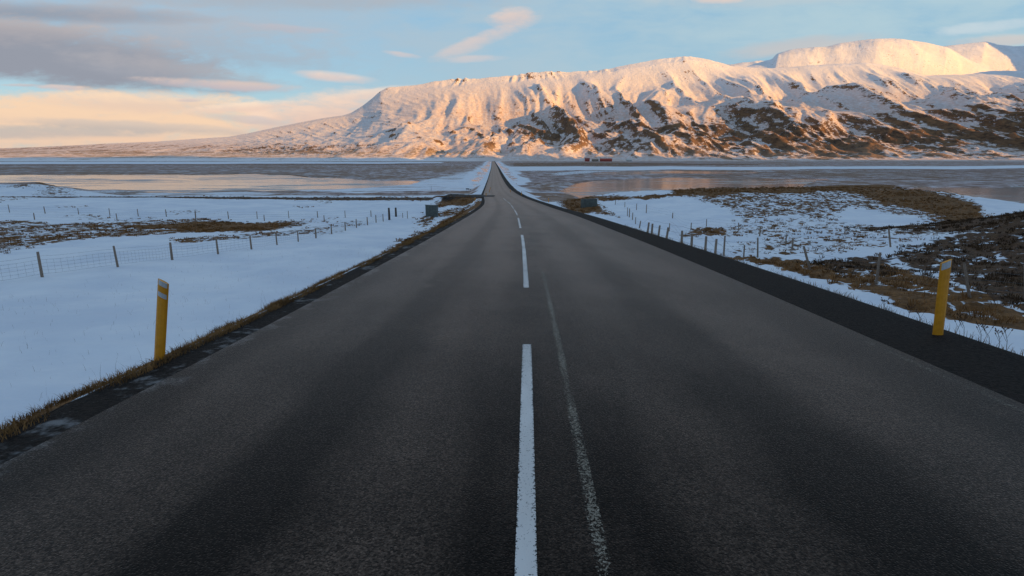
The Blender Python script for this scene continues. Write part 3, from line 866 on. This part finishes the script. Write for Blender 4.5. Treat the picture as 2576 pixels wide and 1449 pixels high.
# the mountainside behind the camera whose shade lies over the valley
def build_back_hills():
    yy = np.linspace(1900, -4200, 150)[None, :]; d = np.linspace(-1, 1, 90)[:, None]
    w = 420 + .9 * BACKH(yy)
    Xg = 2750 - .10 * yy + 90 * fbm(yy / 700, yy * 0 + 3, 3) + d * w
    Yg = yy + 0 * d
    prof = np.cos(d * np.pi / 2) ** 1.3
    crest = BACKH(yy) * (1 + .06 * fbm(yy / 330, yy * 0, 4))
    Z = -15 + prof * (crest + 16 * (ridged(Xg / 240, Yg / 240, 4) - .9) * np.clip(crest / 200, 0, 1))
    V = np.stack([Xg, Yg, Z + CAMH], -1).reshape(-1, 3)
    o = mesh_obj('hills', V, grid_faces(90, 150), M_MTN, smooth=True)
    set_attr(o, 'rock', .3 * np.ones(V.shape[0])); set_attr(o, 'steep', np.zeros(V.shape[0])); set_attr(o, 'turf', np.zeros(V.shape[0])); set_attr(o, 'thin', np.zeros(V.shape[0]))
    tag(o, kind='structure')


def BACKH(y):
    # tall enough everywhere for its shadow to reach the foot of the far range
    return np.interp(y, [-4200, -3600, -2000, -862, 100, 941, 1305, 1550, 1720, 1900], [100, 700, 1200, 1160, 735, 345, 205, 40, 0, 0])
build_back_hills()


# ------------------------------------------------------------------ yellow marker posts
def marker_post(px, py_base, height, label, bands, lean=0.0, rz=0.0, group='yellow marker posts along the road', width=.105, tall_side=1):
    x, y, z = hit(px, py_base)
    root = empty('marker_post', (x, y, z + CAMH), rz)
    root.rotation_euler = (0, R(lean), rz)
    tag(root, label, 'marker post', group)
    w, d, hgt = width, .045, height
    b = MB()
    # flat curved section with a slanting top
    prof = [(-w / 2, -d * .1), (-w * .3, -d * .42), (0, -d * .5), (w * .3, -d * .42), (w / 2, -d * .1), (w / 2, d * .15), (w * .3, d * .4), (0, d * .5), (-w * .3, d * .4), (-w / 2, d * .15)]
    slope = .45 * tall_side
    top = [(a, c, hgt - w * .22 + slope * a) for a, c in prof]
    b.loft([[(a, c, -.15) for a, c in prof], [(a, c, hgt * .5) for a, c in prof], top])
    b.build('body', M_YELLOW, root)
    for z0, z1 in bands:
        r = MB(); fr = prof[0:5]
        ring0, ring1 = [], []
        for (a, c) in fr:
            a2 = a * .88
            zz0, zz1 = z0 + slope * a2, z1 + slope * a2
            ring0.append((a2, c - .004, zz0)); ring1.append((a2, c - .004, zz1))
        bk0 = [(a, c + .003, zz) for a, c, zz in ring0][::-1]; bk1 = [(a, c + .003, zz) for a, c, zz in ring1][::-1]
        r.loft([ring0 + bk0, ring1 + bk1])
        r.build('reflector', M_REFL, root)
    return root


# near left: row 905 base, near right: row 838 base
marker_post(401, 905, .895, 'tall yellow plastic post with two grey bands on the left grass verge', [(.82, .872), (.70, .75)], 10.0, R(8), tall_side=-1)
marker_post(2359, 842, .955, 'large yellow plastic post with one grey reflector on the right road edge', [(.84, .925)], -3.0, R(-10), width=.118)
far_posts = [  # frame column, base row, height, label
    (1195, 509.5, .95, 'yellow post on the left verge before the side track, between steel wall and asphalt'),
    (1223, 494, .80, 'short yellow post at the far corner of the side track junction'),
    (1231.5, 484.5, .85, 'small distant yellow post left of the road just past the junction'),
    (1233.5, 477, .80, 'farthest visible yellow post on the left road edge'),
    (1380, 509, .95, 'yellow post on the dark right shoulder before the right steel wall'),
    (1312, 491.5, .85, 'small yellow post on the right shoulder beside the white snow bank'),
    (1284, 484, .8, 'tiny yellow post on the right road edge, farthest on that side'),
]
for px, py, h, lab in far_posts:
    marker_post(px, py, h, lab, [(h - .1, h - .03)], 0, 0, width=.12)


# ------------------------------------------------------------------ fences
def post_mesh(mb, x, y, z, h, r, lean_x=0.0, lean_y=0.0, n=7):
    rings = []
    for k, f in ((-.25, 1.08), (.3, 1.0), (.75, .93), (1.0, .86)):
        zz = k * h if k > 0 else k
        rings.append([(x + lean_x * k + r * f * (1 + .12 * math.sin(3 * i + x * 7)) * math.cos(2 * math.pi * i / n),
                       y + lean_y * k + r * f * (1 + .12 * math.cos(2 * i + y * 5)) * math.sin(2 * math.pi * i / n), z + zz) for i in range(n)])
    mb.loft(rings)


def fence(label, posts, group, mat=None, wire='strand', rad=.04, hmin=.7, hmax=1.35):
    "posts: (base column, base row, top row, top column or None)"
    mat = mat or M_WOOD
    pts = []
    for p in posts:
        px, py, ty = p[:3]; tx = p[3] if len(p) > 3 else px
        x, y, z = hit(px, py)
        if x > 0 and x - float(XC(y)) < SR + 1.2:
            a_, b_, c_ = ray(tx, ty)
            for k_ in np.geomspace(8, 140, 700):
                if a_ * k_ - float(XC(b_ * k_)) > SR + 1.3 and c_ * k_ - float(ground(a_ * k_, b_ * k_)) < 1.12:
                    x, y = a_ * k_, b_ * k_; z = float(ground(x, y)); break
            py = CY - FPX * (SP * y + CP * z) / (y * CP - z * SP)
        zc = y * CP - z * SP
        h = min(max((py - ty) / FPX * zc * 1.0, hmin), hmax)
        pts.append((x, y, z, h, (tx - px) / FPX * zc))
    ox, oy, oz = pts[0][:3]
    root = empty('fence', (ox, oy, oz + CAMH))
    tag(root, label, 'fence', group)
    for x, y, z, h, lx in pts:
        mb = MB(); post_mesh(mb, x - ox, y - oy, z - oz, h, rad * random.uniform(1.0, 1.35), lx, random.uniform(-.04, .04))
        mb.build('post', mat, root)
    w = MB()
    for (a, b) in zip(pts[:-1], pts[1:]):
        a, b = Vector((a[0] - ox, a[1] - oy, a[2] - oz)), Vector((b[0] - ox, b[1] - oy, b[2] - oz)), 
        L = (b - a).length
        if L > 90: continue
        hs = (.14, .3, .46, .62, .78, .95) if wire == 'net' else (.3, .6, .88)
        for hh in hs:
            seg = []
            for k in range(5):
                f = k / 4; p = a.lerp(b, f); gz = float(ground(p.x + ox, p.y + oy)) - oz
                seg.append((p.x, p.y, (p.z * .4 + gz * .6) + hh - .03 * math.sin(math.pi * f)))
            w.tube(seg, .0042, 3)
        if wire == 'net':
            m = int(L / .3)
            for i in range(1, m):
                f = i / m; p = a.lerp(b, f); gz = float(ground(p.x + ox, p.y + oy)) - oz
                zz = p.z * .4 + gz * .6
                w.tube([(p.x, p.y, zz + .14), (p.x, p.y, zz + .78)], .0030, 3)
    w.build('wire_mesh' if wire == 'net' else 'wire', M_WIRE, root)
    return root


def crop(ox, oy, sc, lst):       # positions read in an enlarged cut of the photograph -> frame units
    k = 2576 / 3840
    out = []
    for q in lst:
        x, yb, yt = q[:3]
        e = [(ox + x * sc) * k, (oy + yb * sc) * k, (oy + yt * sc) * k]
        if len(q) > 3: e.append((ox + q[3] * sc) * k)
        out.append(tuple(e))
    return out


C3 = 960 / 2529
left_near = [(-150, 738, 655)] + crop(0, 550, C3, [(418, 1285, 1035, 424), (1165, 1190, 978, 1157), (1702, 1118, 945), (2155, 1063, 912), (2484, 1012, 880)]) + \
    crop(960, 550, C3, [(208, 970, 848), (418, 940, 838), (593, 903, 806), (748, 863, 775), (883, 830, 745), (993, 800, 715), (1102, 775, 695), (1187, 752, 675), (1257, 740, 665)])
fence('near left fence of grey wooden posts with wire netting standing in snow', left_near, 'wire fences in the snowy fields', wire='net', rad=.05)
left_mid = crop(0, 550, C3, [(-420, 715, 650), (342, 722, 655), (1157, 722, 660), (1938, 745, 640)]) + crop(960, 550, C3, [(83, 735, 675), (675, 738, 678)])
fence('sparse row of thin fence posts along the brown grass strip left', left_mid, 'wire fences in the snowy fields', rad=.045)
left_far = crop(0, 550, C3, [(-260, 640, 565), (95, 648, 572), (447, 660, 590), (778, 672, 608), (1087, 683, 608), (1367, 688, 615), (1645, 692, 620), (1935, 693, 628), (2258, 713, 640)]) + \
    crop(960, 550, C3, [(13, 712, 640), (325, 707, 635), (610, 702, 637), (882, 698, 632), (1137, 692, 630), (1450, 702, 655), (1497, 708, 635)])
fence('farthest left fence of evenly spaced pale posts below the side track', left_far, 'wire fences in the snowy fields', rad=.045)

C4 = 400 / 2576
right_near = crop(2250, 720, C4, [(660, 580, 375), (710, 592, 400), (785, 672, 500), (855, 762, 610), (950, 872, 730, 975), (1120, 970, 825, 1150), (1238, 1020, 850, 1252), (1388, 1060, 900, 1412), (1580, 1140, 970, 1608), (1975, 1300, 1160), (2240, 1378, 1090, 2225)]) + \
    crop(2600, 800, C4, [(318, 960, 550, 312), (735, 1020, 540, 725), (1552, 1062, 580, 1505)]) + \
    crop(2880, 550, C3, [(415, 1215, 980, 325), (1068, 1355, 1040, 1058), (1990, 1490, 1140, 1868), (2552, 1540, 1140, 2455)])
fence('leaning dark fence posts along the foot of the right road bank', right_near, 'wire fences in the snowy fields', rad=.045)
right_far = crop(2250, 720, C4, [(370, 302, 235), (600, 352, 260), (880, 435, 280), (1118, 500, 300), (1750, 640, 530), (2195, 925, 740)]) + \
    crop(2600, 800, C4, [(315, 320, 140, 308), (1100, 415, 230, 1080), (1598, 560, 350)])
fence('pale fence posts crossing the blue snow hollow below the grassy mound', right_far, 'wire fences in the snowy fields', rad=.045)
right_mid = crop(2250, 720, C4, [(1672, 940, 800)]) + crop(2600, 800, C4, [(540, 1010, 820), (1215, 1050, 890), (2222, 760, 530)]) + crop(2880, 550, C3, [(240, 1025, 905, 233), (1210, 992, 800, 1163)])
fence('broken row of thin posts among grass tufts in front of the mound', right_mid, 'wire fences in the snowy fields', rad=.04)

# the two stout gate posts in the left field
for (px, py, ty), lab in zip(crop(960, 550, C3, [(1318, 722, 605), (1384, 692, 603)]),
                             ('stout dark gate post, the left and taller one of the pair by the underpass', 'stout dark gate post, the right one of the pair, nearer the steel wall')):
    x, y, z = hit(px, py); zc = y * CP - z * SP
    mb = MB(); post_mesh(mb, 0, 0, 0, (py - ty) / FPX * zc, .14, 0, 0, 9)
    o = mb.build('gate_post', M_DKWOOD); o.location = (x, y, z + CAMH); tag(o, lab, 'gate post', 'gate posts in the left field')


# ------------------------------------------------------------------ underpass end walls of corrugated steel
def steel_wall(px, py, label, width, height, rz, cut):
    x, y, z = hit(px, py)
    root = empty('retaining_wall', (x, y, z + CAMH), rz)
    tag(root, label, 'steel wall', 'steel end walls of the road underpass')
    b = MB(); n = 48
    prof = [(width * (i / n - .5), .045 * math.cos(i / n * width / .2 * 2 * math.pi)) for i in range(n + 1)]
    top = lambda a: height * (1 - max(0, (a / width + .5) - .72) / .28 * .35 * cut) if cut > 0 else height
    ring = prof + [(a, c + .03) for a, c in prof[::-1]]
    b.loft([[(a, c, -.6) for a, c in ring], [(a, c, top(a)) for a, c in ring]])
    b.build('panel', M_STEEL, root)
    r = MB()
    for i in range(12):
        a0, a1 = width * (i / 12 - .5), width * ((i + 1) / 12 - .5)
        r.loft([[(a0, -.09, top(a0) - .02), (a0, .09, top(a0) - .02), (a0, .09, top(a0) + .06), (a0, -.09, top(a0) + .06)],
                [(a1, -.09, top(a1) - .02), (a1, .09, top(a1) - .02), (a1, .09, top(a1) + .06), (a1, -.09, top(a1) + .06)]])
    r.build('cap_rail', M_STEEL, root)
    return root
steel_wall(1086, 545, 'grey green corrugated steel wall on the left side of the road bank', 2.2, 1.6, R(-28), 0)
steel_wall(1482, 521, 'low blue green corrugated steel wall on the right side of the road bank', 3.0, 1.25, R(24), 0)


# ------------------------------------------------------------------ sign, stake, farm
x, y, z = hit(1178, 484)
root = empty('road_sign', (x, y, z + CAMH), R(6)); tag(root, 'small dark sign panel seen from behind at the side track junction', 'sign')
b = MB(); b.tube([(-.75, 0, -.2), (-.75, 0, 1.25)], .03); b.build('post', M_WIRE, root)
b = MB(); b.tube([(.22, 0, -.2), (.22, 0, 1.3)], .03); b.build('post', M_WIRE, root)
b = MB(); b.box((-.3, -.05, 1.38), (1.25, .03, .42)); b.build('sign_panel', M_SIGN, root)
x, y, z = hit(1183.5, 482.5)
root = empty('road_sign', (x, y, z + CAMH), R(0)); tag(root, 'thin post with a small round dark plate right of the wide sign panel', 'sign')
b = MB(); b.tube([(0, 0, -.2), (0, 0, 1.0)], .035); b.build('post', M_WIRE, root)
b = MB(); b.loft([[(.16 * math.cos(a), .03 + dy, .92 + .16 * math.sin(a)) for a in np.linspace(0, 2 * math.pi, 17)[:-1]] for dy in (0, .02)]); b.build('sign_panel', M_SIGN, root)
for px, py, ty, lab in ((1085, 482.5, 468, 'thin dark stake behind the side track in the snow'),):
    x, y, z = hit(px, py); zc = y * CP - z * SP
    mb = MB(); post_mesh(mb, 0, 0, 0, (py - ty) / FPX * zc, .05); o = mb.build('stake', M_DKWOOD); o.location = (x, y, z + CAMH); tag(o, lab, 'stake')


def barn(px, py, L, D, H, label, wm, rm, rz=0.0, name='barn'):
    a, bq, c = ray(px, py); k = 1700 / bq
    x, y = a * k, bq * k; z = float(ground(x, y))
    root = empty(name, (x, y, z + CAMH), rz); tag(root, label, 'farm building', 'red farm buildings below the mountain')
    w = MB()
    w.add([(-L / 2, -D / 2, -1), (L / 2, -D / 2, -1), (L / 2, D / 2, -1), (-L / 2, D / 2, -1),
           (-L / 2, -D / 2, H), (L / 2, -D / 2, H), (L / 2, D / 2, H), (-L / 2, D / 2, H), (-L / 2, 0, H + D * .36), (L / 2, 0, H + D * .36)],
          [(0, 1, 5, 4), (1, 2, 6, 9, 5), (2, 3, 7, 6), (3, 0, 4, 8, 7), (4, 5, 9, 8), (6, 7, 8, 9)])
    w.build('wall', wm, root)
    r = MB(); t = .35; e = .6
    for sgn in (-1, 1):
        q = [(-L / 2 - e, sgn * (D / 2 + e), H - .36 * e * 2), (L / 2 + e, sgn * (D / 2 + e), H - .36 * e * 2), (L / 2 + e, 0, H + D * .36), (-L / 2 - e, 0, H + D * .36)]
        r.loft([[(p[0], p[1], p[2] + .06) for p in q], [(p[0], p[1], p[2] + t) for p in q]])
    r.build('roof', rm, root)
    for i in range(max(2, int(L / 7))):
        xx = -L / 2 + (i + .5) * L / max(2, int(L / 7))
        b = MB(); b.box((xx, -D / 2 - .05, H * .55), (1.6, .12, 1.5)); b.build('window', M_SIGN, root)
barn(1477, 409.5, 13, 10, 6.5, 'small square dark red farmhouse at the foot of the mountain', M_RED, M_ROOF)
barn(1524, 410, 34, 11, 4.5, 'long low red barn right of the small farmhouse', M_RED, M_RED)
barn(1497, 410, 18, 10, 3.5, 'low dark shed between farmhouse and long barn', M_WOOD, M_WOOD)
barn(1582, 409.5, 16, 9, 4.5, 'pale white farmhouse right of the long red barn', M_PALE, M_PALE, name='farmhouse')


# ------------------------------------------------------------------ dry grass and stalks
def blades(name, spots, hmin, hmax, wid, mat, kind='stuff', lean=.5):
    V, F = [], []
    for x, y, z in spots:
        h = random.uniform(hmin, hmax); a = random.uniform(0, math.pi * 2); la = random.uniform(0, math.pi * 2)
        l = random.uniform(.05, lean) * h; w = wid * random.uniform(.6, 1.3)
        dx, dy = math.cos(a) * w, math.sin(a) * w; lx, ly = math.cos(la) * l, math.sin(la) * l
        b = len(V)
        V += [(x - dx, y - dy, z - .02), (x + dx, y + dy, z - .02), (x + lx * .45 + dx * .6, y + ly * .45 + dy * .6, z + h * .6),
              (x + lx * .45 - dx * .6, y + ly * .45 - dy * .6, z + h * .6), (x + lx, y + ly, z + h * .95)]
        F += [(b, b + 1, b + 2, b + 3), (b + 3, b + 2, b + 4)]
    o = mesh_obj(name, V, F, mat); tag(o, kind=kind); return o


def verge_spots(n, s0, s1, y0, y1, pw=1.7, clump=.9):
    out = []
    while len(out) < n:
        k = random.random() ** pw; Y = y0 + (y1 - y0) * k
        s = random.uniform(s0, s1)
        if perlin(Y * 1.3, s * 2.0) + .35 < random.random() * clump: continue
        x = float(XC(Y)) + s
        out.append((x, Y))
    xy = np.array(out); z = ground(xy[:, 0], xy[:, 1]) + CAMH
    return [(a, b, c) for (a, b), c in zip(out, z)]


g1 = blades('dry_grass', verge_spots(42000, SL - .62, SL + .10, 1.5, 48), .02, .08, .0035, M_DRY, lean=1.6)
tag(g1, 'brown dry grass edging the left side of the road', 'grass', kind='stuff')
g2 = blades('dry_grass', verge_spots(5000, SR + .15, SR + .75, 2.5, 30), .03, .12, .0035, M_DRY, lean=1.1)
tag(g2, 'sparse dry grass edging the right side of the road', 'grass', kind='stuff')
g3 = blades('dry_grass', verge_spots(300, SL - 1.3, SL - .4, 2.0, 26), .12, .34, .0018, M_STALK, lean=.5)
tag(g3, 'thin bare grass stems rising from the left verge', 'grass', kind='stuff')


g4 = blades('dry_grass', verge_spots(1500, -19, SL - .9, 4.0, 42, 1.2, 2.2), .05, .2, .0022, M_STALK, lean=.8)
tag(g4, 'single grass stems poking out of the snow left of the road', 'grass', kind='stuff')


def tussocks(sel, name, mat, lab, h0, h1):
    tx, ty, tz, hd = TUSS[0]
    V, F = [], []
    for x, y, z in zip(tx[sel], ty[sel], tz[sel]):
        big = random.uniform(.6, 1.3); r = .16 * big
        for _ in range(12):
            a = random.uniform(0, 2 * math.pi); q = r * random.random() ** .5
            bx, by = x + q * math.cos(a), y + q * math.sin(a)
            h = random.uniform(h0, h1) * big; l = random.uniform(.3, 1.0) * h; w = .012 + .00028 * y
            ta = random.uniform(0, math.pi); dx, dy = math.cos(ta) * w, math.sin(ta) * w * .5
            ex, ey = math.cos(a) * l, math.sin(a) * l
            b = len(V)
            V += [(bx - dx, by - dy, z - .03), (bx + dx, by + dy, z - .03), (bx + ex * .5 + dx * .7, by + ey * .5 + dy * .7, z + h * .7),
                  (bx + ex * .5 - dx * .7, by + ey * .5 - dy * .7, z + h * .7), (bx + ex, by + ey, z + h * .85)]
            F += [(b, b + 1, b + 2, b + 3), (b + 3, b + 2, b + 4)]
    tag(mesh_obj(name, V, F, mat), lab, 'ground cover', kind='stuff')
M_HEATH = mat_plain('heather', (.028, .018, .012), (.13, .075, .04), 1.5, .9, .001, .1)
M_TUFT = mat_plain('tussock_grass', (.10, .050, .020), (.36, .18, .070), .9, .9, .001, .1)
tussocks(~TUSS[0][3], 'tussock_grass', M_TUFT, 'clumps of brown dry grass poking through the snow', .06, .2)
tussocks(TUSS[0][3], 'heather', M_HEATH, 'dark low heather covering the hill on the right', .06, .18)


def weed(px, py, h, label):
    h *= .8
    a_, b_, c_ = ray(px, py); k_ = float(XC(6.0) + SR + random.uniform(.12, .4)) / a_
    x, y = a_ * k_, b_ * k_; z = float(ground(x, y))
    b = MB(); lean = random.uniform(-.12, .12)
    p = [(0, 0, -.05), (lean * .3, 0, h * .5), (lean, .02, h)]
    b.tube(p, [.0035, .0026, .002], 5)
    for i in range(3):
        k = .45 + .16 * i; sgn = 1 if i % 2 else -1
        q0 = (lean * k, 0, h * k); q1 = (lean * k + sgn * .05, .01, h * k + .09)
        b.tube([q0, q1], .0018, 4)
        b.tube([q1, (q1[0] + sgn * .012, .01, q1[2] + .02)], [.007, .004], 5)
    for i in range(7):
        a = i / 7 * 2 * math.pi
        tip = (lean + .03 * math.cos(a), .02 + .03 * math.sin(a), h + .022)
        b.tube([(lean, .02, h), tip], .0016, 4); b.tube([tip, (tip[0], tip[1], tip[2] + .014)], [.007, .004], 5)
    o = b.build('weed', M_STALK); o.location = (x, y, z + CAMH)
    tag(o, label, 'plant', 'dry weeds along the right road edge')
K8 = 960 / 1739 * 2576 / 3840
for cx, cy, h, lab in ((785, 500, .14, 'single short dry weed farthest left on the right verge snow'),
                       (945, 560, .17, 'dry flower head left of the large yellow post'),
                       (1045, 610, .20, 'leaning dry weed close left of the yellow post'),
                       (1330, 690, .34, 'tallest dark dry umbel right of the large yellow post'),
                       (1270, 655, .2, 'low thin dry weed just right of the yellow post'),
                       (1440, 730, .26, 'dry weed between the tall umbel and the stem cluster'),
                       (1500, 750, .24, 'straight dry stem in the middle of the right cluster'),
                       (1610, 800, .30, 'broad dry flower head near the right picture edge'),
                       (1560, 785, .22, 'thin dry stem left of the broad flower head')):
    weed((2880 * 2576 / 3840) + cx * K8, (900 * 2576 / 3840) + cy * K8, h, lab)
